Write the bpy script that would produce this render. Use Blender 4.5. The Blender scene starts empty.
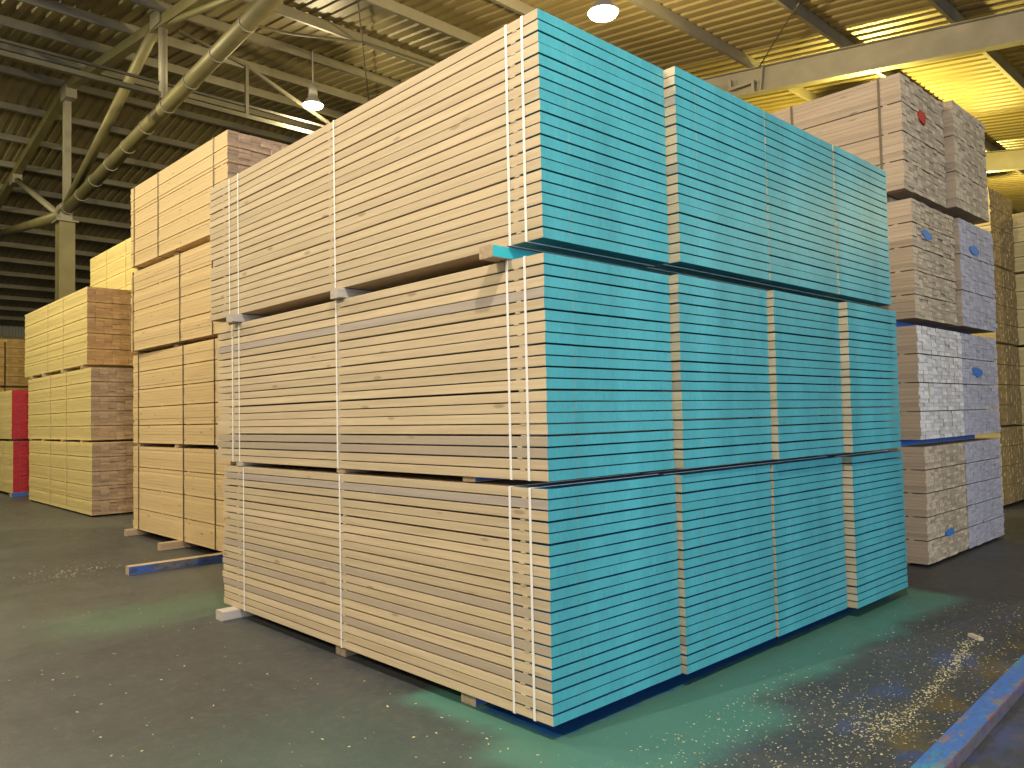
import bpy, math, random
from mathutils import Vector, Matrix
random.seed(7)
SC = bpy.context.scene
COL = SC.collection

# ------------------------------------------------------------------ camera
cam_d = bpy.data.cameras.new('camera')
cam_d.sensor_fit = 'HORIZONTAL'
cam_d.sensor_width = 36.0
cam_d.lens = 36.0 * 783.0 / 1024.0
cam_d.clip_start = 0.05
cam_d.clip_end = 300
cam = bpy.data.objects.new('camera', cam_d)
COL.objects.link(cam)
cam.matrix_world = Matrix((
    (0.72692594, -0.01315306, -0.68658988, -2.61974726),
    (-0.68639439, -0.04450577, -0.72586636, -2.54444736),
    (-0.02100984, 0.99892254, -0.04138058, 1.5),
    (0, 0, 0, 1))) 
SC.camera = cam

# ------------------------------------------------------------------ world, exposure
SC.view_settings.view_transform = 'Standard'
SC.view_settings.look = 'None'
SC.view_settings.gamma = 1.0
SC.view_settings.use_curve_mapping = False
SC.view_settings.exposure = 0.0
world = bpy.data.worlds.new('overcast_sky')
SC.world = world
world.use_nodes = True
bg = world.node_tree.nodes['Background']
bg.inputs['Color'].default_value = (0.62, 0.78, 1.0, 1)
bg.inputs['Strength'].default_value = 0.30

def area(name, loc, target, size, size_y, power, col):
    d = bpy.data.lights.new(name, 'AREA')
    d.shape = 'RECTANGLE'; d.size = size; d.size_y = size_y
    d.energy = power; d.color = col
    o = bpy.data.objects.new(name, d); COL.objects.link(o)
    o.location = loc
    o.rotation_euler = (Vector(target) - Vector(loc)).to_track_quat('-Z', 'Y').to_euler()
    return o
# daylight entering through the open loading front behind the camera
area('open_gate_daylight', (-1.0, -15.5, 3.0), (1.0, 0, 1.5), 12, 5, 1500, (0.74, 0.87, 1.0))

def roofz(y): return 10.83 - .14 * abs(20.3 - y)

LAMPS = [  # x, y, watts, colour, drop of the bulb below the lens, label
    (6.2, 4.66, 1200, (1.0, .76, .36), .20, 'bright high-bay lamp above the front edge of the teal-ended timber'),
    (6.12, 13.0, 300, (1.0, .82, .45), .20, 'small distant high-bay lamp above the long tan side of the timber pile'),
    (-1.9, -2.4, 1200, (1.0, .86, .68), .03, 'high-bay lamp over the aisle above the front corner'),
    (-8.6, 1.6, 2200, (1.0, .84, .62), .03, 'added fill lamp over the far side of the aisle left of the front pile'),  # added out of view to brighten the lower tiers of the long side
    (-2.8, 4.66, 420, (1.0, .82, .60), .03, 'high-bay lamp over the aisle beside the long side of the front pile'),
    (-2.8, 13.25, 2300, (1.0, .84, .46), .03, 'high-bay lamp over the aisle beside the orange and yellow stacks'),
    (-2.8, 22.0, 1000, (1.0, .88, .40), .03, 'high-bay lamp over the aisle beside the red-ended stack'),
    (15.2, 4.66, 2500, (1.0, .76, .15), .20, 'yellow high-bay lamp hidden behind the grey-ended stacks'),
    (15.2, -5.0, 420, (1.0, .76, .22), .20, 'yellow high-bay lamp over the aisle right of the grey-ended stacks'),
    (24.0, 4.66, 1200, (1.0, .76, .18), .20, 'added far yellow fill lamp hidden behind the grey-ended stacks'),  # unseen lamp added to light the dark roof at the right edge
]

# ------------------------------------------------------------------ materials
def mat(name):
    m = bpy.data.materials.new(name); m.use_nodes = True
    nt = m.node_tree
    return m, nt, nt.nodes['Principled BSDF']
def N(nt, t, **kw):
    n = nt.nodes.new(t)
    for k, v in kw.items():
        if k.startswith('i_'): n.inputs[k[2:].replace('_', ' ')].default_value = v
        else: setattr(n, k, v)
    return n
def L(nt, a, b): nt.links.new(a, b)
def mix(nt, fac, a, b, blend='MIX'):
    n = nt.nodes.new('ShaderNodeMix'); n.data_type = 'RGBA'; n.blend_type = blend
    for s, v in ((n.inputs[0], fac), (n.inputs[6], a), (n.inputs[7], b)):
        if hasattr(v, 'is_output'): nt.links.new(v, s)
        elif isinstance(v, (int, float)): s.default_value = v
        else: s.default_value = (*v[:3], 1)
    return n.outputs[2]
def math_(nt, op, a, b=None, c=None, clamp=False):
    n = nt.nodes.new('ShaderNodeMath'); n.operation = op; n.use_clamp = clamp
    for i, v in enumerate((a, b, c)):
        if v is None: continue
        if hasattr(v, 'is_output'): nt.links.new(v, n.inputs[i])
        else: n.inputs[i].default_value = v
    return n.outputs[0]
def ramp(nt, src, p0, p1, c0=(0, 0, 0), c1=(1, 1, 1)):
    n = nt.nodes.new('ShaderNodeValToRGB')
    n.color_ramp.elements[0].position = p0; n.color_ramp.elements[0].color = (*c0, 1)
    n.color_ramp.elements[1].position = p1; n.color_ramp.elements[1].color = (*c1, 1)
    nt.links.new(src, n.inputs[0]); return n.outputs[0]
def noise(nt, vec, scale, detail=3, rough=.55):
    n = N(nt, 'ShaderNodeTexNoise'); n.inputs['Scale'].default_value = scale
    n.inputs['Detail'].default_value = detail; n.inputs['Roughness'].default_value = rough
    if vec is not None: nt.links.new(vec, n.inputs['Vector'])
    return n.outputs['Fac']
def mapping(nt, vec, scale=(1, 1, 1), loc=None):
    n = N(nt, 'ShaderNodeMapping'); n.inputs['Scale'].default_value = scale
    nt.links.new(vec, n.inputs['Vector'])
    if loc is not None: nt.links.new(loc, n.inputs['Location'])
    return n.outputs[0]
def rnd_shift(nt, r):
    c = N(nt, 'ShaderNodeCombineXYZ')
    for i, k in enumerate((37.0, 91.0, 53.0)): L(nt, math_(nt, 'MULTIPLY', r, k), c.inputs[i])
    return c.outputs[0]
def bump(nt, bsdf, h, strength, dist=.003):
    b = N(nt, 'ShaderNodeBump'); b.inputs['Strength'].default_value = strength; b.inputs['Distance'].default_value = dist
    L(nt, h, b.inputs['Height']); L(nt, b.outputs[0], bsdf.inputs['Normal'])

def wood(name, light, dark, spread=.35, island=False, rough=.75, grey=0.0, endgrain=False, overspray=None):
    """sawn timber; grain along object Y; tone differs board by board"""
    m, nt, b = mat(name)
    tc = N(nt, 'ShaderNodeTexCoord').outputs['Object']
    r = N(nt, 'ShaderNodeNewGeometry').outputs['Random Per Island'] if island else N(nt, 'ShaderNodeObjectInfo').outputs['Random']
    sc = (14, 14, 14) if endgrain else (26, .9, 26)
    v = mapping(nt, tc, sc, rnd_shift(nt, r))
    g = noise(nt, v, 1.6, 4, .6)
    base = mix(nt, ramp(nt, g, .3, .7), dark, light)
    tone = math_(nt, 'MULTIPLY_ADD', r, spread, 1 - spread * .55)
    cb = N(nt, 'ShaderNodeCombineXYZ')
    for i in range(3): L(nt, tone, cb.inputs[i])
    base = mix(nt, 1.0, base, cb.outputs[0], 'MULTIPLY')
    # broad weathering blotches
    w = noise(nt, mapping(nt, tc, (2.2, .8, 5) if not endgrain else (9, 9, 9), rnd_shift(nt, r)), 1.3, 3)
    base = mix(nt, math_(nt, 'MULTIPLY', ramp(nt, w, .52, .74), .18 + grey), base, (dark[0] * .75, dark[1] * .78, dark[2] * .9))
    # knots
    if not endgrain:
        k = N(nt, 'ShaderNodeTexVoronoi'); k.inputs['Scale'].default_value = 1.0
        L(nt, mapping(nt, tc, (9, 2.4, 9), rnd_shift(nt, r)), k.inputs['Vector'])
        kn = ramp(nt, k.outputs['Distance'], .07, .13, (1, 1, 1), (0, 0, 0))
        base = mix(nt, math_(nt, 'MULTIPLY', kn, .55), base, (dark[0] * .42, dark[1] * .36, dark[2] * .34))
    # odd grey board
    if grey:
        base = mix(nt, math_(nt, 'MULTIPLY', math_(nt, 'GREATER_THAN', math_(nt, 'FRACT', math_(nt, 'MULTIPLY', r, 13.7)), .93), .5), base, (.30, .27, .26))
    if overspray is not None:
        sp = N(nt, 'ShaderNodeSeparateXYZ'); L(nt, tc, sp.inputs[0])
        nz = noise(nt, tc, 14, 3)
        e = math_(nt, 'ADD', sp.outputs[1], math_(nt, 'MULTIPLY', math_(nt, 'SUBTRACT', nz, .5), .16))
        fac = ramp(nt, e, .10, .32, (1, 1, 1), (0, 0, 0))
        nz_ = N(nt, 'ShaderNodeSeparateXYZ'); L(nt, N(nt, 'ShaderNodeNewGeometry').outputs['Normal'], nz_.inputs[0])
        base = mix(nt, fac, base, mix(nt, math_(nt, 'GREATER_THAN', nz_.outputs[2], 0.0), (.035, .26, .25), overspray))
    L(nt, base, b.inputs['Base Color'])
    b.inputs['Roughness'].default_value = rough
    bump(nt, b, g, .35)
    return m

def paint(name, col, dark, rough=.5, scale=30, amount=.5, island=False, streak=0):
    m, nt, b = mat(name)
    tc = N(nt, 'ShaderNodeTexCoord').outputs['Object']
    r = N(nt, 'ShaderNodeNewGeometry').outputs['Random Per Island'] if island else N(nt, 'ShaderNodeObjectInfo').outputs['Random']
    v = mapping(nt, tc, (1.6, 1, .55), rnd_shift(nt, r))
    n1 = noise(nt, v, scale, 4, .65)
    c = mix(nt, math_(nt, 'MULTIPLY', ramp(nt, n1, .42, .75), amount), col, dark)
    t = math_(nt, 'MULTIPLY_ADD', r, .08, .96)
    cb = N(nt, 'ShaderNodeCombineXYZ')
    for i in range(3): L(nt, t, cb.inputs[i])
    c = mix(nt, 1.0, c, cb.outputs[0], 'MULTIPLY')
    if streak:   # broad upright bands, lighter here and darker there
        P = N(nt, 'ShaderNodeNewGeometry').outputs['Position']
        w = noise(nt, mapping(nt, P, (2.6, .2, .28)), 1.0, 3, .6)
        c = mix(nt, 1.0, c, ramp(nt, w, .3, .7, (1 - streak,) * 3, (1 + streak * .3,) * 3), 'MULTIPLY')
    L(nt, c, b.inputs['Base Color']); b.inputs['Roughness'].default_value = rough
    bump(nt, b, n1, .25)
    return m

def plain(name, col, rough=.6, metal=0.0, var=.25, scale=3):
    m, nt, b = mat(name)
    tc = N(nt, 'ShaderNodeTexCoord').outputs['Object']
    n1 = noise(nt, tc, scale, 4)
    c = mix(nt, ramp(nt, n1, .35, .7), [x * (1 - var) for x in col], col)
    L(nt, c, b.inputs['Base Color']); b.inputs['Roughness'].default_value = rough; b.inputs['Metallic'].default_value = metal
    return m

def emit(name, col, s):
    m, nt, b = mat(name)
    b.inputs['Base Color'].default_value = (*col, 1)
    b.inputs['Emission Color'].default_value = (*col, 1); b.inputs['Emission Strength'].default_value = s
    return m

M = {}
M['tan'] = wood('pale_sawn_timber', (.655, .54, .365), (.53, .43, .28), .20, grey=.08)
M['tan_flat'] = wood('pale_sawn_timber_oversprayed', (.60, .49, .34), (.46, .36, .24), .25, overspray=(.015, .17, .36))
M['teal'] = paint('teal_sprayed_end', (.085, .425, .480), (.045, .300, .350), .42, 34, .5, streak=.24)
M['teal_wood'] = paint('teal_oversprayed_bearer', (.035, .46, .50), (.02, .30, .40), .5, 12, .5)
M['tan_grey'] = wood('greyed_sawn_timber', (.50, .44, .38), (.40, .35, .31), .1)
M['lath'] = wood('sticker_timber', (.66, .55, .38), (.5, .4, .27), .2)
M['bearer'] = wood('bearer_timber', (.55, .43, .29), (.36, .27, .18), .3)
M['bearer_grey'] = wood('weathered_bearer_timber', (.56, .52, .47), (.42, .38, .34), .2)
M['blue'] = paint('blue_painted_timber', (.03, .12, .46), (.10, .10, .11), .6, 5, 1.0)
M['beam_side'] = paint('stained_beam_side', (.16, .11, .13), (.30, .10, .10), .7, 5, .6)
M['beam_top'] = paint('blue_scuffed_beam_top', (.06, .20, .60), (.16, .20, .26), .6, 3.5, .8)
def scuffed(name, base, patches):
    m, nt, b = mat(name)
    tc = N(nt, 'ShaderNodeTexCoord').outputs['Object']
    c = base
    for i, (col, sc, p0, p1, amt) in enumerate(patches):
        n1 = noise(nt, mapping(nt, tc, (sc * 2.5, sc, sc * 2.5), None), 1.0 + i * .37, 5, .65)
        c = mix(nt, math_(nt, 'MULTIPLY', ramp(nt, n1, p0, p1), amt), c, col)
    L(nt, c, b.inputs['Base Color']); b.inputs['Roughness'].default_value = .65
    bump(nt, b, noise(nt, tc, 40, 4), .3)
    return m
M['beam_top'] = scuffed('blue_scuffed_beam_top', (.06, .17, .52), [((.05, .30, .36), 2.2, .55, .62, .8), ((.24, .20, .15), 4.2, .53, .60, .85), ((.26, .12, .13), 3.1, .58, .64, .7), ((.10, .12, .20), 9, .5, .62, .6)])
M['beam_side'] = scuffed('stained_beam_side', (.13, .105, .12), [((.06, .08, .24), 3.0, .5, .6, .7), ((.24, .09, .10), 4.2, .55, .62, .7), ((.06, .055, .05), 8, .5, .62, .6)])
M['beam_blue'] = scuffed('blue_scuffed_bearer_side', (.04, .11, .40), [((.16, .15, .14), 2.6, .48, .56, .9), ((.04, .045, .06), 6, .5, .6, .7)])
M['strap'] = plain('white_plastic_strap', (.92, .92, .90), .4, 0, .04)
M['strap_dark'] = plain('dark_steel_strap', (.13, .10, .07), .5, .3, .2)
M['strap_pale'] = plain('pale_plastic_strap', (.62, .52, .28), .5, 0, .1)
M['orange'] = wood('orange_lit_timber', (.80, .61, .34), (.70, .52, .27), .16, island=True)  # orange lamp tint is partly put into this timber colour
M['yellow'] = wood('yellow_lit_timber', (.72, .60, .29), (.62, .50, .22), .20, island=True)  # carries yellow lamp tint as well as the timber's own colour
M['endbrown'] = wood('brown_end_grain', (.40, .26, .14), (.30, .18, .09), .35, island=True, endgrain=True)
M['endplum'] = wood('weathered_end_grain', (.36, .27, .20), (.26, .185, .15), .4, island=True, endgrain=True)
M['grey'] = wood('greyed_timber', (.43, .345, .26), (.34, .27, .195), .25, island=True)
M['endpale'] = wood('pale_lit_rough_end_grain', (.62, .49, .34), (.38, .285, .195), .55, island=True, endgrain=True)  # warmed to stand in for yellow light on the upper ends
M['endlilac'] = wood('shaded_lilac_rough_end_grain', (.47, .44, .50), (.37, .345, .40), .3, island=True, endgrain=True)  # lilac cast of the shaded ends is put into the colour
M['endwhite'] = wood('whitish_rough_end_grain', (.78, .73, .70), (.56, .50, .47), .4, island=True, endgrain=True)
M['endochre'] = wood('ochre_end_grain', (.33, .22, .09), (.23, .145, .055), .35, island=True, endgrain=True)
M['red'] = paint('red_sprayed_end', (.42, .018, .030), (.25, .012, .03), .5, 20, .5, island=True)
M['steel'] = plain('grey_painted_steel', (.22, .205, .17), .55, .1, .2, 2)
M['steel_dark'] = plain('dark_weathered_steel', (.10, .092, .065), .6, .1, .2, 2)
M['steel_olive'] = plain('olive_painted_steel', (.165, .148, .075), .5, .1, .25, 2)
M['purlin'] = plain('galvanised_purlin', (.19, .178, .15), .5, .25, .2, 2)
M['cable'] = plain('dark_cable', (.05, .045, .04), .6)
M['lamp_body'] = plain('lamp_housing_grey', (.35, .35, .34), .5, .3)
M['lamp_glass'] = emit('lamp_lens', (1.0, .93, .74), 30)
M['tag_blue'] = plain('blue_mark', (.05, .20, .55), .6)
M['tag_red'] = plain('red_mark', (.50, .03, .03), .6)

def roof_mat():
    m, nt, b = mat('corrugated_roof_sheet')
    tc = N(nt, 'ShaderNodeTexCoord').outputs['Object']
    n1 = noise(nt, mapping(nt, tc, (1.0, .25, 1)), 1.2, 4)
    n2 = noise(nt, mapping(nt, tc, (8, .4, 1)), 1.0, 3)
    c = mix(nt, ramp(nt, n1, .35, .7), (.155, .125, .062), (.215, .18, .092))
    c = mix(nt, math_(nt, 'MULTIPLY', ramp(nt, n2, .5, .75), .35), c, (.12, .095, .05))
    L(nt, c, b.inputs['Base Color']); b.inputs['Roughness'].default_value = .5
    return m
M['roof'] = roof_mat()
M['wall'] = plain('corrugated_wall_sheet', (.30, .30, .30), .6, 0, .3, 1)

def floor_mat():
    m, nt, b = mat('worn_asphalt_floor')
    P = N(nt, 'ShaderNodeNewGeometry').outputs['Position']
    sp = N(nt, 'ShaderNodeSeparateXYZ'); L(nt, P, sp.inputs[0])
    x, y = sp.outputs[0], sp.outputs[1]
    big = noise(nt, P, .55, 4); mid = noise(nt, P, 2.6, 5, .6); fine = noise(nt, P, 60, 3, .7)
    c = mix(nt, ramp(nt, big, .35, .68), (.044, .050, .064), (.070, .079, .090))
    c = mix(nt, math_(nt, 'MULTIPLY', ramp(nt, mid, .45, .72), .40), c, (.100, .096, .096))
    c = mix(nt, math_(nt, 'MULTIPLY', ramp(nt, fine, .42, .66), .65), c, (.034, .038, .04))
    grit = noise(nt, P, 17, 4, .75)
    c = mix(nt, math_(nt, 'MULTIPLY', ramp(nt, grit, .50, .66), .40), c, (.125, .118, .105))
    c = mix(nt, math_(nt, 'MULTIPLY', ramp(nt, noise(nt, P, 7.3, 4, .7), .50, .68), .45), c, (.038, .042, .046))
    # tyre-polished streaks along the aisle
    st = noise(nt, mapping(nt, P, (1.6, .25, 1)), 1.7, 4)
    c = mix(nt, math_(nt, 'MULTIPLY', ramp(nt, st, .55, .75), .3), c, (.13, .125, .115))
    wob = math_(nt, 'MULTIPLY', math_(nt, 'SUBTRACT', noise(nt, P, 1.5, 4), .5), .32)
    wob2 = math_(nt, 'MULTIPLY', math_(nt, 'SUBTRACT', noise(nt, P, 9, 3), .5), .10)
    wv = math_(nt, 'ADD', wob, wob2)
    def boxmask(x0, x1, y0, y1, soft, w=wv):
        yy = math_(nt, 'ADD', y, w); xx = math_(nt, 'ADD', x, w)
        ms = []
        for v, e, s in ((xx, x0, 1), (xx, x1, -1), (yy, y0, 1), (yy, y1, -1)):
            n = N(nt, 'ShaderNodeMapRange'); n.interpolation_type = 'SMOOTHSTEP'
            L(nt, v, n.inputs[0])
            if s > 0: n.inputs[1].default_value = e - soft; n.inputs[2].default_value = e + soft
            else:
                n.inputs[1].default_value = e - soft; n.inputs[2].default_value = e + soft
                n.inputs[3].default_value = 1; n.inputs[4].default_value = 0
            ms.append(n.outputs[0])
        r = ms[0]
        for q in ms[1:]: r = math_(nt, 'MULTIPLY', r, q)
        return r
    green = math_(nt, 'MAXIMUM', boxmask(-.15, 4.25, -.42, 1.0, .10), boxmask(-.32, 1.1, -.62, .2, .12))
    c = mix(nt, math_(nt, 'MULTIPLY', green, .9), c, (.080, .225, .182))
    green2 = boxmask(-1.1, .6, 3.6, 4.4, .4)
    c = mix(nt, math_(nt, 'MULTIPLY', green2, .35), c, (.065, .20, .13))
    green3 = boxmask(-2.2, -.2, -1.2, 1.2, .6)
    c = mix(nt, math_(nt, 'MULTIPLY', green3, .25), c, (.06, .18, .14))
    blue = boxmask(.05, 4.0, .025, .55, .03, wob2)
    c = mix(nt, math_(nt, 'MULTIPLY', blue, .9), c, (.008, .085, .34))
    stain = ramp(nt, noise(nt, mapping(nt, P, (1, 2, 1)), 2.2, 4), .52, .66)
    c = mix(nt, math_(nt, 'MULTIPLY', math_(nt, 'MULTIPLY', stain, boxmask(.2, 3.8, -1.5, -.75, .25)), .6), c, (.05, .09, .30))
    stain2 = ramp(nt, noise(nt, mapping(nt, P, (1.3, 2, 1), None), 1.7, 4), .5, .62)
    c = mix(nt, math_(nt, 'MULTIPLY', math_(nt, 'MULTIPLY', stain2, boxmask(.6, 4.5, -1.6, -1.0, .15)), .6), c, (.17, .12, .02))
    # fine sawdust film
    dust = math_(nt, 'MULTIPLY', ramp(nt, noise(nt, P, 38, 4, .8), .56, .70), ramp(nt, noise(nt, P, 1.1, 3), .42, .66))
    c = mix(nt, math_(nt, 'MULTIPLY', math_(nt, 'MULTIPLY', dust, boxmask(-.2, 6, -1.6, -.35, .3)), .55), c, (.42, .38, .24))
    L(nt, c, b.inputs['Base Color'])
    L(nt, ramp(nt, mid, .3, .8, (.42,) * 3, (.7,) * 3), b.inputs['Roughness'])
    bump(nt, b, fine, .25, .004)
    return m
M['floor'] = floor_mat()

# ------------------------------------------------------------------ mesh helpers
class MB:
    def __init__(s): s.v = []; s.f = []; s.mi = []
    def box(s, x0, x1, y0, y1, z0, z1, mi=(0,) * 6, tf=None):
        """face order: bottom, top, -Y, +X, +Y, -X"""
        n = len(s.v)
        vs = [(x0, y0, z0), (x1, y0, z0), (x1, y1, z0), (x0, y1, z0), (x0, y0, z1), (x1, y0, z1), (x1, y1, z1), (x0, y1, z1)]
        if tf: vs = [tuple(tf @ Vector(v)) for v in vs]
        s.v += vs
        s.f += [tuple(n + i for i in q) for q in ((0, 3, 2, 1), (4, 5, 6, 7), (0, 1, 5, 4), (1, 2, 6, 5), (2, 3, 7, 6), (3, 0, 4, 7))]
        s.mi += list(mi)
    def tube(s, a, b, r, n=10, r2=None, cap=True, mi=0):
        a = Vector(a); b = Vector(b); r2 = r if r2 is None else r2
        q = (b - a).to_track_quat('Z', 'Y'); k = len(s.v)
        for p, rr in ((a, r), (b, r2)):
            for i in range(n):
                t = 2 * math.pi * i / n
                s.v.append(tuple(p + q @ Vector((rr * math.cos(t), rr * math.sin(t), 0))))
        for i in range(n):
            j = (i + 1) % n; s.f.append((k + i, k + j, k + n + j, k + n + i)); s.mi.append(mi)
        if cap:
            s.f.append(tuple(k + i for i in reversed(range(n)))); s.mi.append(mi)
            s.f.append(tuple(k + n + i for i in range(n))); s.mi.append(mi)
    def beam(s, a, b, w, h, up=(0, 0, 1)):
        """rectangular bar from a to b"""
        a = Vector(a); b = Vector(b); d = (b - a).normalized(); up = Vector(up)
        side = d.cross(up).normalized(); u = side.cross(d).normalized(); k = len(s.v)
        for p in (a, b):
            for sx, sy in ((-1, -1), (1, -1), (1, 1), (-1, 1)):
                s.v.append(tuple(p + side * (sx * w / 2) + u * (sy * h / 2)))
        s.f += [tuple(k + i for i in q) for q in ((0, 3, 2, 1), (4, 5, 6, 7), (0, 1, 5, 4), (1, 2, 6, 5), (2, 3, 7, 6), (3, 0, 4, 7))]
        s.mi += [0] * 6
    def mesh(s, name, mats, smooth=False):
        me = bpy.data.meshes.new(name)
        me.from_pydata(s.v, [], s.f); me.update()
        if not isinstance(mats, (list, tuple)): mats = [mats]
        for m in mats: me.materials.append(m)
        me.polygons.foreach_set('material_index', s.mi)
        if smooth: me.polygons.foreach_set('use_smooth', [len(f) == 4 for f in s.f])
        return me
def obj(name, me, parent=None, loc=(0, 0, 0), rot=(0, 0, 0)):
    o = bpy.data.objects.new(name, me); COL.objects.link(o)
    o.location = loc; o.rotation_euler = rot
    if parent: o.parent = parent
    return o
def tag(o, label, cat, group=None):
    o['label'] = label; o['category'] = cat
    if group: o['group'] = group
    return o
def thing(name, label, cat, loc, rz=0, group=None):
    return tag(obj(name, None, None, loc, (0, 0, rz)), label, cat, group)
def struct(name, me): 
    o = obj(name, me); o['kind'] = 'structure'; return o

def board_mesh(name, w, Ln, t, mats, ch=.0025):
    """a board running along +Y from y=0, chamfered; slots: side, end, flat"""
    cx = .0005; prof = [(cx, 0), (w - cx, 0), (w, ch), (w, t - ch), (w - cx, t), (cx, t), (0, t - ch), (0, ch)]
    n = len(prof)
    v = [(x, 0, z) for x, z in prof] + [(x, Ln, z) for x, z in prof]
    f = []; mi = []
    for i in range(n):
        j = (i + 1) % n
        f.append((i, j, n + j, n + i)); mi.append(2 if i in (0, 4) else 0)
    f.append(tuple(reversed(range(n)))); mi.append(1)
    f.append(tuple(range(n, 2 * n))); mi.append(3)
    me = bpy.data.meshes.new(name); me.from_pydata([tuple(p) for p in v], [], [tuple(reversed(q)) for q in f])
    # orient outward
    me.update()
    for m in mats: me.materials.append(m)
    me.polygons.foreach_set('material_index', mi)
    import bmesh
    bm = bmesh.new(); bm.from_mesh(me); bmesh.ops.recalc_face_normals(bm, faces=bm.faces); bm.to_mesh(me); bm.free()
    return me

# ------------------------------------------------------------------ setting: floor, roof, walls
X0, X1, Y0, Y1 = -16.0, 36.0, -16.0, 47.5
mb = MB(); mb.box(X0, X1, Y0 - 8, Y1, -.2, 0)
floor = struct('floor', mb.mesh('floor', M['floor']))

ceiling = obj('ceiling', None); ceiling['kind'] = 'structure'
ceiling.location = (0, 0, 0)
def corrugated(ya, yb, name):
    P = .27; prof = [(0, 0), (.13, 0), (.16, .032), (.24, .032)]
    v = []; f = []
    n = int((X1 - X0) / P)
    for i in range(n + 1):
        for dx, dz in prof:
            for yy in (ya, yb): v.append((X0 + i * P + dx, yy, roofz(yy) + dz))
    k = len(v) // 2
    for i in range(k - 1): f.append((2 * i, 2 * i + 2, 2 * i + 3, 2 * i + 1))
    me = bpy.data.meshes.new(name); me.from_pydata(v, [], f); me.materials.append(M['roof'])
    return obj(name, me, ceiling)
corrugated(Y0, 20.3, 'roof_sheet'); corrugated(20.3, Y1, 'roof_sheet')
# purlins: cold-rolled channels under the sheet
mb = MB()
mb.box(X0, X1, -.004, .004, -.20, -.002)
mb.box(X0, X1, -.004, .075, -.008, -.002)
mb.box(X0, X1, -.004, .075, -.20, -.194)
mb.box(X0, X1, .069, .075, -.194, -.176)
pur = mb.mesh('purlin', M['purlin'])
k = -9
while True:
    y = 1.63 + 1.9 * k; k += 1
    if y > Y1 - 1: break
    if y < Y0 + .3: continue
    obj('purlin', pur, ceiling, (0, y, roofz(y)), (math.atan(.14) * (1 if y < 20.3 else -1), 0, 0))

def cladding(name, a, b, top):
    """corrugated wall between two floor points, with top height function(t)"""
    a = Vector(a); b = Vector(b); d = (b - a); ln = d.length; d.normalize(); nrm = Vector((-d.y, d.x, 0))
    P = .3; v = []; f = []; n = int(ln / P)
    for i in range(n):
        for s, o in ((0, 0), (.13, 0), (.16, .04), (.27, .04)):
            p = a + d * (i * P + s) + nrm * o
            v += [(p.x, p.y, 0), (p.x, p.y, top(p.y) + .1)]
    k = len(v) // 2
    for i in range(k - 1): f.append((2 * i, 2 * i + 2, 2 * i + 3, 2 * i + 1))
    me = bpy.data.meshes.new(name); me.from_pydata(v, [], f); me.materials.append(M['wall'])
    return struct(name, me)
wb = cladding('wall_back', (X0, Y1, 0), (X1, Y1, 0), roofz)
cladding('wall_left', (X0, Y0, 0), (X0, Y1, 0), roofz)
cladding('wall_right', (X1, Y0, 0), (X1, Y1, 0), roofz)
mb = MB(); mb.box(X0 + .3, X1 - .3, Y1 - .22, Y1 - .06, 0, .16); gm = mb.mesh('girt', M['purlin'])
for z in (.9, 2.3, 3.7, 5.1, 6.3): obj('girt', gm, wb, (0, 0, z))

# ------------------------------------------------------------------ steel frames
def ibeam(mb, a, b, depth, fw, tf=.016, tw=.012):
    a = Vector(a); b = Vector(b); d = (b - a).normalized(); side = Vector((1, 0, 0)); u = side.cross(d).normalized()
    if u.z < 0: u = -u
    off = u * (depth / 2 - tf / 2)
    mb.beam(a + off, b + off, fw, tf, u); mb.beam(a - off, b - off, fw, tf, u); mb.beam(a, b, tw, depth - 2 * tf, u)
def flat(name, a, b, w, h, mat_, parent, up=(0, 0, 1)):
    m_ = MB(); m_.beam(a, b, w, h, up); return obj(name, m_.mesh(name, mat_), parent)
def pipe(name, a, b, r, mat_, parent, n=14):
    m_ = MB(); m_.tube(a, b, r, n); return obj(name, m_.mesh(name, mat_, True), parent)

def rafter(x, y0, y1, label, splice=None):
    t = thing('roof_rafter', label, 'rafter', (x, y0, roofz(y0) - .47))
    o = -Vector(t.location)
    m_ = MB(); z = lambda y: roofz(y) - .205 - .26
    ibeam(m_, Vector((x, y0, z(y0))) + o, Vector((x, y1, z(y1))) + o, .52, .20)
    obj('beam', m_.mesh('rafter_beam', M['steel']), t)
    if splice:
        for yy in splice:
            m_ = MB(); m_.box(-.10, .10, -.012, .012, -.245, .245)
            obj('splice_plate', m_.mesh('splice_plate', M['steel']), t, Vector((x, yy, z(yy))) + o, (math.atan(.14), 0, 0))
        m_ = MB(); m_.box(-.15, -.10, -.10, .42, -.03, .03); m_.box(-.15, -.10, .36, .42, .03, .2); m_.box(-.15, -.10, -.16, -.10, -.24, .03)
        obj('bracket', m_.mesh('bracket', M['steel']), t, Vector((x, splice[0] + .3, z(splice[0]) - .02)) + o)
    return t
rafter(12.0, Y0 + .2, 20.2, 'deep grey I-beam rafter under the yellow-lit roof above the teal timber', (5.25,))
rafter(21.0, Y0 + .2, 20.2, 'far lower I-beam rafter at the right edge beyond the grey-ended stacks')

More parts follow.
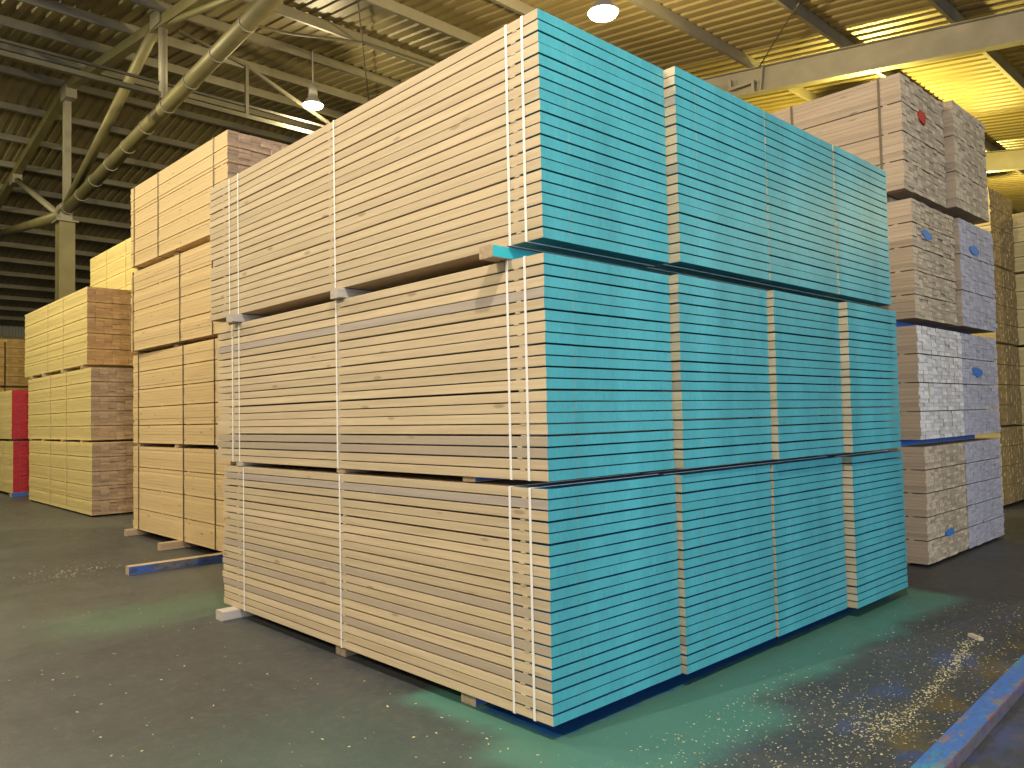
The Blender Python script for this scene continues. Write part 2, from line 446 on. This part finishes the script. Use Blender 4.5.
# tubular truss of the left frame, with its column
FX = 3.0
t = thing('roof_truss', 'tubular steel roof truss rising over the left stacks from its column', 'truss', (FX, 20.7, 7.1))
o = -Vector(t.location)
W = lambda y, z: Vector((FX, y, z)) + o
zt = lambda y: roofz(y) - .31
flat('top_chord', W(Y0 + .3, zt(Y0 + .3)), W(20.3, zt(20.3)), .2, .22, M['steel_olive'], t)
flat('top_chord', W(20.3, zt(20.3)), W(40, zt(40)), .2, .22, M['steel_olive'], t)
bc = pipe('bottom_chord', W(20.8, 7.2), W(4.9, 8.44), .145, M['steel_olive'], t, 18)
for i in range(11):
    f_ = .03 + i * .075; a = W(20.8, 7.2).lerp(W(4.9, 8.44), f_); b_ = W(20.8, 7.2).lerp(W(4.9, 8.44), f_ + .0022)
    pipe('band', a, b_, .16, M['steel'], bc, 18)
pipe('bottom_chord', W(21.0, 7.2), W(29.5, 8.2), .13, M['steel_olive'], t)
pipe('web', W(20.75, 7.25), W(13.7, 9.65), .11, M['steel_olive'], t)
pipe('web', W(13.4, 8.0), W(13.4, zt(13.4)), .085, M['steel'], t)
flat('web', W(20.45, 7.2), W(20.45, zt(20.3)), .16, .2, M['steel'], t, (0, 1, 0))
pipe('web', W(21.1, 7.2), W(26.4, 9.45), .09, M['steel'], t)
pipe('web', W(13.3, 9.5), W(8.3, 8.3), .06, M['steel_olive'], t)
for y, z, hgt in ((20.7, 7.15, .5), (13.5, 9.66, .34), (20.3, 10.3, .34), (26.5, 9.45, .3)):
    m_ = MB(); m_.box(-.13, .13, -.28, .28, -hgt / 2, hgt / 2); obj('gusset_plate', m_.mesh('gusset_plate', M['steel']), t, W(y, z))
cl = thing('steel_column', 'olive grey steel column rising behind the yellow stacks on the left', 'column', (FX, 20.6, 0))
m_ = MB(); m_.box(-.19, .19, -.2, -.18, 0, 6.9); m_.box(-.19, .19, .18, .2, 0, 6.9); m_.box(-.17, .17, -.18, .18, 0, 6.9)
obj('shaft', m_.mesh('column_shaft', M['steel_olive']), cl)
m_ = MB(); m_.box(-.26, .26, -.28, .28, 6.9, 6.94); obj('cap_plate', m_.mesh('cap_plate', M['steel']), cl)

# longitudinal bracing between the frames
lg = thing('bracing_girder', 'thin steel bracing girder running lengthwise under the roof at upper left', 'girder', (FX, 13.4, 8.05))
o2 = -Vector(lg.location)
LX = lambda x, z: Vector((x, 13.4, z)) + o2
flat('chord', LX(-1.2, 8.08), LX(12, 8.08), .11, .09, M['steel_dark'], lg)
flat('chord', LX(-1.2, 8.32), LX(12, 8.32), .05, .05, M['cable'], lg)
flat('post', LX(4.75, 8.08), LX(4.75, 9.20), .07, .07, M['steel_dark'], lg, (0, 1, 0))
flat('brace', LX(3.3, 9.50), LX(4.75, 9.20), .06, .06, M['steel_dark'], lg, (0, 1, 0))
flat('brace', LX(4.75, 9.20), LX(7.6, 8.1), .06, .06, M['steel_dark'], lg, (0, 1, 0))
flat('brace', LX(12, 9.3), LX(7.6, 8.1), .06, .06, M['steel_dark'], lg, (0, 1, 0))

def rod(label, a, b, r, name='tie_rod', cat='rod'):
    m_ = MB(); a = Vector(a); b = Vector(b); m_.tube(-(b - a) * 0, b - a, r, 6)
    return tag(obj(name, m_.mesh(name, M['cable']), None, a), label, cat)
zr = lambda y: roofz(y) - .23
rod('thin steel tie rod slanting across the roof purlins above the long tan side', (3.15, 6.7, zr(6.7)), (11.85, 19.2, zr(19.2)), .014)
rod('short thin tie rod slanting under the bright yellow roof near the beam bracket', (9.6, 3.3, zr(3.3)), (11.85, 5.25, zr(5.25)), .014)
m_ = MB()
pts = [(3.2, 10.3, 8.45), (4.26, 10.5, 8.66), (5.8, 10.4, 8.95), (8.6, 10.4, 9.05), (11.9, 10.6, 8.95)]
for a, b in zip(pts, pts[1:]): m_.tube(a, b, .022, 6)
tag(obj('cable', m_.mesh('cable', M['cable'])), 'dark sagging cable strung under the roof from the big tube', 'cable')

# ------------------------------------------------------------------ lamps
m_ = MB(); m_.tube((0, 0, .22), (0, 0, .50), .11, 16, .09); hb_house = m_.mesh('housing', M['lamp_body'], True)
m_ = MB(); m_.tube((0, 0, .04), (0, 0, .22), .23, 20, .10, cap=False); hb_refl = m_.mesh('reflector', M['lamp_body'], True)
m_ = MB(); m_.tube((0, 0, .0), (0, 0, .045), .20, 20); hb_lens = m_.mesh('lens', M['lamp_glass'], True)
for x, y, wts, colr, drop, lab in LAMPS:
    z = roofz(y) - 1.27
    t = thing('high_bay_lamp', lab, 'lamp', (x, y, z), 0, 'high-bay lamps')
    obj('housing', hb_house, t); obj('reflector', hb_refl, t); obj('lens', hb_lens, t)
    m_ = MB(); m_.tube((0, 0, .5), (0, 0, 1.27), .015, 8); obj('hanging_rod', m_.mesh('hanging_rod', M['lamp_body']), t)
    d = bpy.data.lights.new('high_bay_bulb', 'POINT'); d.energy = wts; d.color = colr; d.shadow_soft_size = .12 if drop > .1 else .02
    lo = bpy.data.objects.new('bulb', d); COL.objects.link(lo); lo.parent = t; lo.location = (0, 0, -drop)

# ------------------------------------------------------------------ front pile: twelve teal-ended packages
BT = .0455
TIERS = [  # name, z0, layers, pitch, x spans, protrusion of the front, length
    ('bottom', .075, 21, .0519, [(.002, 1.02), (1.025, 2.008), (2.017, 3.026), (3.046, 3.995)], (0, .033, .043, .105), 3.60),
    ('middle', 1.194, 20, .05405, [(.009, 1.014), (1.019, 1.996), (2.002, 2.944), (2.950, 3.84)], (0, .055, .095, .155), 3.70),
    ('top', 2.339, 20, .0555, [(.008, 1.022), (1.029, 2.022), (2.028, 3.012), (3.018, 3.989)], (0, .066, .066, .07), 3.84),
]
NB = 5; BW = .2
bm_tan = [M['tan'], M['teal'], M['tan_flat'], M['tan']]
variants = [board_mesh('board', BW - .0001, ln, BT, bm_tan) for ln in (3.70, 3.685, 3.715, 3.64)]
lath_me = None
def ring(w, h, y, sw=.015, th=.002, mat_=None):
    m_ = MB(); y0, y1 = y - sw / 2, y + sw / 2
    m_.box(-th - .004, -.004, y0, y1, -th, h + th); m_.box(w + .001, w + th + .001, y0, y1, -th, h + th)
    m_.box(-.0045, w + .001, y0, y1, h + .0005, h + th + .0005); m_.box(-.0045, w + .001, y0, y1, -th - .0005, -.0005)
    return m_.mesh('strap', mat_ or M['strap'])
cols = ['first (front corner)', 'second', 'third', 'fourth (rightmost)']
colw = ['nearest column at the front corner', 'second column from the front corner', 'third column from the front corner', 'rightmost column beside the grey-ended stacks']
for ti, (tn, z0, nl, pitch, spans, prot, ln) in enumerate(TIERS):
    for ci, (xa, xb) in enumerate(spans):
        root = thing('timber_package', f'teal-ended package of tan planks, {tn} tier, {colw[ci]}', 'timber package',
                     (xa, -prot[ci], z0), 0, 'teal-ended timber packages in the front pile')
        BT = pitch - .0078; w = xb - xa - .005; sx = (w / NB) / BW; sy = ln / 3.70
        for l in range(nl):
            zj = random.uniform(-.0022, .0022) if 0 < l < nl - 1 else 0
            tilt = random.uniform(-.0006, .0006) if 0 < l < nl - 1 else 0
            lj = random.uniform(-.002, .002)
            for bI in range(NB):
                v = random.choices((0, 1, 2, 3), (6, 3, 3, 1))[0]
                ob = bpy.data.objects.new('board', variants[v])
                COL.objects.link(ob); ob.parent = root
                ob.location = (bI * w / NB + random.uniform(0, .0001) - (random.uniform(0, .003) if bI == 0 else 0),
                               lj + random.uniform(-.0003, .0003), l * pitch + zj + random.uniform(-.0005, .0005))
                ob.rotation_euler = (tilt + random.uniform(-.0002, .0002), 0, 0)
                ob.scale = (sx, sy, BT / .0455)
                if bI == 0 and ci == 0 and (tn, l) in (('middle', 16), ('bottom', 19)):
                    ob.material_slots[0].link = 'OBJECT'; ob.material_slots[0].material = M['tan_grey']
        H = (nl - 1) * pitch + BT
        gap = pitch - BT
        lm = MB(); lm.box(-.003, w, -.016, .016, 0, gap - .0006); lme = lm.mesh('sticker', M['lath'])
        stick_y = (.175, ln * .5, ln - .28)
        if ci == 0:
            for yy in stick_y:
                for l in range(nl - 1):
                    obj('sticker', lme, root, (0, yy + random.uniform(-.02, .02) + prot[ci], l * pitch + BT + .0003))
        else:
            sm = MB()
            for yy in stick_y:
                for l in range(nl - 1):
                    z = l * pitch + BT; sm.box(.002, w, yy - .016, yy + .016, z, z + gap - .0006)
            so = obj('stickers', sm.mesh('stickers', M['lath']), root); so['kind'] = 'stuff'
        ys = {'top': (.108, .222, 1.862, 3.30, 3.46), 'middle': (.125, .25, 1.86, 3.30, 3.42), 'bottom': (.116, .255, 1.83, 3.22)}[tn]
        for yy in ys if ci == 0 else ys[:3]:
            obj('strap', ring(w, H, yy), root)

def bearer(label, x0, x1, y0, y1, z0, z1, m='bearer', rz=0, group='bearers under the timber', front=None, end=None, top=None):
    """a squared timber; its grain runs along its length"""
    ln = x1 - x0; z1 -= .003; z0 += .0045 if z0 > .1 else 0
    mats = [M[m], M[front or m], M[end or m], M[top or m]]
    b = MB(); c = .004; wy = y1 - y0; h = z1 - z0
    prof = [(c, 0), (wy - c, 0), (wy, c), (wy, h - c), (wy - c, h), (c, h), (0, h - c), (0, c)]
    # built along +Y then turned a quarter, so that the grain follows the length
    v = [(p[0], 0, p[1]) for p in prof] + [(p[0], ln, p[1]) for p in prof]
    f = []; mi = []
    for i in range(8):
        j = (i + 1) % 8; f.append((j, i, 8 + i, 8 + j)); mi.append({2: 1, 4: 3}.get(i, 0))
    f.append(tuple(range(8))); mi.append(2); f.append(tuple(reversed(range(8, 16)))); mi.append(2)
    me = bpy.data.meshes.new('bearer'); me.from_pydata(v, [], f); 
    for q in mats: me.materials.append(q)
    me.polygons.foreach_set('material_index', mi)
    import bmesh
    bb = bmesh.new(); bb.from_mesh(me); bmesh.ops.recalc_face_normals(bb, faces=bb.faces); bb.to_mesh(me); bb.free()
    # turned by -90 deg: local +Y -> +X, local +X -> -Y
    o = obj('bearer', me, None, (x0, y1, z0 - .0), (0, 0, -math.pi / 2 + rz))
    return tag(o, label, 'bearer', group)
bearer('blue-sprayed bearer under the bottom tier near the front corner', .05, 3.98, .60, .72, 0, .0745, 'bearer', front='blue', end='bearer')
bearer('tan bearer under the middle of the bottom tier of the front pile', .04, 3.98, 1.85, 1.97, 0, .0745)
bearer('pale bearer end sticking out under the far left end of the bottom tier', -.13, 3.98, 3.32, 3.44, 0, .0745, 'bearer_grey')
bearer('thin bearer between bottom and middle tier near the front ends', .03, 3.80, .55, .65, 1.1595, 1.1935, 'bearer', front='blue')
bearer('thin bearer between bottom and middle tier at half length', .02, 3.80, 1.80, 1.90, 1.1595, 1.1935)
bearer('thin bearer between bottom and middle tier at the far left end', .0, 3.80, 3.25, 3.35, 1.1595, 1.1935, 'bearer_grey')
bearer('teal-sprayed bearer sticking out under the top tier at the front corner', -.10, 3.82, .235, .335, 2.2685, 2.3385, 'bearer', front='teal_wood', end='bearer')
bearer('grey bearer end under the top tier behind the middle strap', -.035, 3.82, 1.76, 1.86, 2.2685, 2.3385, 'bearer_grey')
bearer('pale grey bearer end under the top tier at the far left', -.06, 3.82, 3.26, 3.38, 2.2685, 2.3385, 'bearer_grey')

# ------------------------------------------------------------------ other stacks, packed in courses
def pack(label, x0, y0, z0, w, ln, h, nc, side, end, group, straps=(), rz=0, lay=4, nb=9, rough=.006, gap=.011, strap='strap_dark', name='timber_package', cat='timber package'):
    root = thing(name, label, cat, (x0, y0, z0), rz, group)
    ch = (h - gap * (nc - 1)) / nc
    lt = ch / lay; bw = w / nb
    for c in range(nc):
        m_ = MB()
        zc = c * (ch + gap)
        for l in range(lay):
            for b in range(nb):
                jf = random.gauss(0, rough); jb = random.gauss(0, .01)
                jx = random.uniform(-.004, .002) if b == 0 else 0
                m_.box(b * bw + .0006 + jx, (b + 1) * bw - .0006, jf, ln + jb, zc + l * lt + .0006, zc + (l + 1) * lt - .0006, (0, 0, 1, 0, 1, 0))
        o_ = obj('board_course', m_.mesh('board_course', [M[side], M[end]]), root); o_['kind'] = 'stuff'
        if c:
            m_ = MB()
            for yy in (.15, ln * .38, ln * .66, ln - .15): m_.box(.004, w - .004, yy - .02, yy + .02, zc - gap + .0005, zc - .0005)
            s_ = obj('stickers', m_.mesh('stickers', M['lath']), root); s_['kind'] = 'stuff'
    for yy in straps:
        m_ = MB(); sw = .022; hh = h + .002; th = .0025
        m_.box(-th - .005, -.0045, yy - sw / 2, yy + sw / 2, -th, hh); m_.box(w + .001, w + .001 + th, yy - sw / 2, yy + sw / 2, -th, hh)
        m_.box(-.005, w + .002, yy - sw / 2, yy + sw / 2, hh - .001, hh + th); m_.box(-.005, w + .002, yy - sw / 2, yy + sw / 2, -th, -.0005)
        obj('strap', m_.mesh('strap', M[strap]), root)
    return root
def mark(root, xa, xb, za, zb, m, y=-.02):
    b = MB(); n = 12
    pts = []
    cx, cz, rx, rz_ = (xa + xb) / 2, (za + zb) / 2, (xb - xa) / 2, (zb - za) / 2
    for i in range(n):
        a = 2 * math.pi * i / n; k = random.uniform(.75, 1.1)
        pts.append((cx + rx * k * math.cos(a), cz + rz_ * k * math.sin(a)))
    v = [(p[0], y - .001, p[1]) for p in pts] + [(p[0], y + .02, p[1]) for p in pts]
    f = [tuple(range(n))] + [(i, n + i, n + (i + 1) % n, (i + 1) % n) for i in range(n)]
    me = bpy.data.meshes.new('end_mark'); me.from_pydata(v, [], f); me.materials.append(M[m])
    o = obj('end_mark', me, root); o['label'] = ('red' if 'red' in m else 'blue') + ' paint mark'
    return o
TW = ['bottom', 'second', 'third', 'top']
# orange stack directly behind the front pile
G = 'packages of the orange-lit stack behind the front pile'
for i, (x, z0, z1, y, rz) in enumerate(((.98, .09, 1.20, 5.70, 0), (.98, 1.25, 2.44, 5.70, 0), (.97, 2.49, 3.55, 5.70, .02), (.97, 3.63, 4.71, 5.71, .02))):
    pack(f'orange-yellow timber package with dark straps, {TW[i]} tier of the stack left of the front pile' if i < 3 else
         'orange-yellow timber package with a plum-brown end, topmost of the stack left of the front pile',
         x, y, z0, 1.05, 3.12 if i < 2 else 2.98, z1 - z0, (4, 5, 4, 6)[i], 'orange', 'endplum', G, (.35, 2.0, 2.85) if i == 3 else (.4, 1.32, 2.9), rz, (7, 6, 7, 5)[i], 8)
for z, nm in ((1.2, 'second'), (2.44, 'third'), (3.57, 'top')):
    hz = {1.2: .05, 2.44: .05, 3.57: .06}[z]
    for yy, w2 in ((5.95, 'near'), (7.25, 'middle'), (8.6, 'far')):
        bearer(f'{w2} bearer under the {nm} tier of the orange-yellow stack', .99, 2.02, yy, yy + .09, z + .0005 + (-.02 if z > 3 else 0), z + hz - .0005, 'bearer')
bearer('long blue-painted bearer jutting onto the floor from under the orange-yellow stack', -.02, 2.03, 5.80, 5.90, 0, .0895, 'bearer', front='beam_blue')
bearer('tan bearer end sticking out under the middle of the orange-yellow stack', .74, 2.03, 7.10, 7.21, 0, .0895)
bearer('tan bearer end sticking out under the far left end of the orange-yellow stack', .86, 2.03, 8.72, 8.82, 0, .0895)
# yellow stack with brown ends
G = 'packages of the yellow stack with brown ends'
for i, (z0, z1, en) in enumerate(((.03, 1.21, 'endplum'), (1.25, 2.47, 'endplum'), (2.54, 3.86, 'endbrown'))):
    r = pack(('pale yellow timber package with brown end and a red mark, bottom of the left stack',
          'pale yellow timber package with brown end, middle of the left stack',
          'yellow timber package with reddish-brown end, topmost of the left stack')[i],
         (1.19, 1.25, 1.25)[i], (11.5, 11.78, 12.0)[i], z0, 1.06, (4.3, 4.4, 4.5)[i], z1 - z0, 5, 'yellow', en, G, (1.5, 2.6), 0, 6, 8, strap='strap_pale')
    if i == 0: mark(r, .80, 1.0, .82, .93, 'tag_red')
for z, h_, nm in ((0, .03, 'bottom'), (1.21, .04, 'middle'), (2.47, .07, 'top')):
    for yy, w2 in ((12.25, 'near'), (13.5, 'second'), (14.9, 'third'), (15.9, 'far')):
        bearer(f'{w2} bearer under the {nm} tier of the yellow brown-ended stack', 1.24, 2.3, yy, yy + .12, z + .0005, z + h_ - .0005, 'bearer')
# second row behind it, of which only the tall top package shows
G = 'packages of the second yellow row behind the left stack'
for i, (z0, z1) in enumerate(((.05, 1.25), (1.29, 2.5), (2.54, 3.86), (3.90, 5.10))):
    pack('bright yellow timber package showing above the left stack beside the column' if i == 3 else
         f'yellow timber package hidden behind the left stack, {TW[i]} tier of the second row',
         2.36, 12.3, z0, 1.05, 3.65, z1 - z0, 4, 'yellow', 'endbrown', G, (1.3, 2.5), 0, 6, 8, strap='strap_pale')
    for yy, w2 in ((12.6, 'near'), (15.5, 'far')):
        zb = (0, 1.25, 2.5, 3.86)[i]
        bearer(f'{w2} bearer under the {TW[i]} tier of the second yellow row', 2.37, 3.4, yy, yy + .1, zb + .0005, z0 - .0005)
# red-ended stack
G = 'packages with red-painted ends'
for i, (z0, z1) in enumerate(((.06, 1.19), (1.24, 2.30))):
    pack(('timber package with red-painted ends at the left edge, lower of the two', 'timber package with red-painted ends at the left edge, upper of the two')[i],
         1.18 - .03 * i, 17.2, z0, 1.05, 4.3, z1 - z0, 4, 'yellow', 'red', G, (1.0, 3.0), 0, 6, 8, .003, .004, strap='strap_pale')
    for yy, w2 in ((17.6, 'near'), (20.9, 'far')):
        zb = (0, 1.19)[i]
        bearer(f'{w2} bearer under the {("lower", "upper")[i]} red-ended package', 1.2, 2.2, yy, yy + .1, zb + .0005, z0 - .0005, 'bearer')
bearer('small blue-painted bearer end on the floor below the red-ended stack', 1.12, 2.1, 17.02, 17.14, 0, .09, 'blue', end='bearer_grey')
# dim stacks in the far background
G = 'packages of the dim far stacks at the left edge'
for c, x in enumerate((.96, 2.06)):
    for i, (z0, z1) in enumerate(((.06, 1.30), (1.34, 2.58), (2.64, 3.93))):
        pack(f'dim far yellow-brown timber package above the red ends, {("left", "right")[c]} column, {("bottom", "middle", "top")[i]} tier',
             x, 22.6, z0, 1.04, 4.0, z1 - z0, 5, 'yellow', 'endochre', G, (), 0, 5, 8)
        zb = (0, 1.30, 2.58)[i]
        for yy, w2 in ((22.9, 'near'), (26.2, 'far')):
            bearer(f'{w2} bearer under the {("bottom", "middle", "top")[i]} tier of the {("left", "right")[c]} dim far stack', x + .01, x + 1.03, yy, yy + .1, zb + .0005, z0 - .0005)
# grey-ended stacks on the right
G = 'packages of the tall grey-ended stacks on the right'
GL = ((.03, 1.13), (1.20, 2.28), (2.35, 3.49), (3.56, 4.66))
xs1 = ((5.27, 6.40), (5.21, 6.45), (5.20, 6.37), (5.06, 6.20)); xs2 = ((6.43, 7.66), (6.48, 7.72), (6.42, 7.58), (6.28, 7.36))
en1 = ('endpale', 'endwhite', 'endpale', 'endpale'); en2 = ('endlilac', 'endlilac', 'endlilac', 'endpale')
y1s = (.17, .17, .17, .17); y2s = (.17, .18, .13, .10)
lb1 = ('grey-tan rough-ended timber package on the floor right of the teal ends, left column', 'whitish rough-ended timber package, second tier right of the teal ends',
       'pale rough-ended timber package with blue mark, third tier right of the teal ends', 'weathered timber package with a red mark on its end, topmost of the right stacks')
lb2 = ('lilac-grey rough-ended timber package on the floor, right column of the right stacks', 'lilac-grey rough timber package with blue mark, second tier, right column of the right stacks',
       'smooth lilac-grey timber package with blue mark, third tier, right column of the right stacks', 'rough-ended timber package lit yellow, topmost of the right column')
for i, (z0, z1) in enumerate(GL):
    r1 = pack(lb1[i], xs1[i][0], y1s[i], z0, xs1[i][1] - xs1[i][0], 3.9, z1 - z0, (5, 4, 5, 4)[i], 'grey', en1[i], G, (.20, 1.08, 3.2) if i == 3 else (), 0, 7, 10, .0045, .009)
    r2 = pack(lb2[i], xs2[i][0], y2s[i], z0 + (.02 if i == 3 else 0), xs2[i][1] - xs2[i][0], 3.9, z1 - z0 + (.02 if i == 3 else 0), (5, 4, 3, 3)[i], 'grey', en2[i], G, (), 0, 8, 10, .0035, .008)
    if i == 0: mark(r1, .42, .72, .20, .28, 'tag_blue', -.014)
    if i == 1: mark(r2, .30, .66, .62, .73, 'tag_blue', -.012)
    if i == 2: mark(r1, .22, .50, .78, .88, 'tag_blue', -.014); mark(r2, .28, .62, .80, .90, 'tag_blue', -.012)
    if i == 3: mark(r1, .40, .62, .72, .86, 'tag_red', -.014)
    zb = (0, 1.13, 2.28, 3.49)[i]
    for yy, w2 in ((.38, 'near'), (2.0, 'middle'), (3.7, 'far')):
        fr = 'blue' if (i in (1, 2) and w2 == 'near') else None
        bearer(f'{w2} {"blue-painted " if fr else ""}bearer under the {TW[i]} tier of the grey-ended stacks', 5.25, 7.5, yy, yy + .1, zb + .0005, z0 - .0005, 'bearer', front=fr)
# ochre stacks behind them at the right edge
G = 'packages of the ochre stacks at the right edge'
for i, (z0, z1) in enumerate(((.05, 1.18), (1.22, 2.42), (2.46, 3.58), (3.62, 4.75))):
    pack(f'ochre-brown timber package end seen beyond the grey-ended stacks, {TW[i]} tier', 10.45, .9, z0, 1.18, 4.0, z1 - z0, 4, 'yellow', 'endochre', G, (), 0, 6, 9, .004)
    pack(f'yellow-lit timber package side at the right edge of the picture, {TW[i]} tier', 11.70, -.2, z0, 1.1, 4.0, z1 - z0 - (.2 if i == 3 else 0), 4, 'yellow', 'endochre', G, (), 0, 6, 9, .004)
    zb = (0, 1.18, 2.42, 3.58)[i]
    for yy, w2 in ((1.2, 'near'), (3.5, 'far')):
        bearer(f'{w2} bearer under the {TW[i]} tier of the ochre stacks at the right edge', 10.5, 12.75, yy, yy + .1, zb + .0005, z0 - .0005)

# ------------------------------------------------------------------ loose things on the floor
bearer('loose worn beam with blue paint lying on the floor at lower right', .25, 3.9, -1.418, -1.312, 0, .068, 'beam_side', .04, None, front=None, top='beam_top')
m_ = MB(); m_.box(-.055, .055, -.015, .015, 0, .02)
tag(obj('wood_offcut', m_.mesh('wood_offcut', M['lath']), None, (3.07, -.85, 0), (0, 0, .9)), 'small pale wood offcut lying alone on the floor at right', 'offcut')

def chips(name, label, pts, smin, smax):
    m_ = MB()
    for x, y in pts:
        s = random.uniform(smin, smax); a = random.uniform(0, 6.28)
        tf = Matrix.Translation((x, y, 0)) @ Matrix.Rotation(a, 4, 'Z') @ Matrix.Rotation(random.uniform(-.25, .25), 4, 'Y')
        m_.box(-s, s, -s * random.uniform(.3, .8), s * .4, .0015, .0015 + s * random.uniform(.15, .4), tf=tf)
    o_ = obj(name, m_.mesh(name, M['chip'])); o_['kind'] = 'stuff'; tag(o_, label, 'wood chips')
M['chip'] = wood('wood_chip', (.78, .70, .46), (.62, .53, .30), .4, island=True)
pts = []
trail = [(1.15, -1.02), (1.75, -1.0), (2.2, -.95), (2.6, -.90), (3.0, -.84)]
for i in range(620):
    a, b = random.choice(list(zip(trail, trail[1:]))); u = random.random()
    pts.append((a[0] + (b[0] - a[0]) * u, a[1] + (b[1] - a[1]) * u + random.gauss(0, .024)))
for i in range(220): pts.append((random.gauss(1.25, .16), random.gauss(-.98, .07)))
chips('sawdust_trail', 'trail of yellow wood chips along the floor by the loose blue beam', pts, .0012, .0065)
pts = [(random.uniform(.1, 4.2), -1.24 + abs(random.gauss(0, .42))) for i in range(1500)]
pts = [p for p in pts if -1.24 < p[1] < -.12] + [(random.uniform(.0, 1.6), random.uniform(-1.1, -.3)) for i in range(520)]
chips('wood_chips', 'pale wood chips scattered over the floor in front of the teal ends', pts, .0012, .0055)
pts = [(random.uniform(-2.2, -.1), random.uniform(-1.0, 4.5)) for i in range(200)] + [(random.gauss(-.25, .2), random.gauss(.25, .3)) for i in range(30)]
chips('wood_chips', 'few pale wood chips on the dark floor left of the pile', [p for p in pts if p[0] < -.05], .002, .007)
pts = [(random.gauss(-.45, .3), random.gauss(6.5, .25)) for i in range(150)]
chips('wood_chips', 'tan sawdust streak on the floor before the orange-yellow stack', pts, .002, .009)
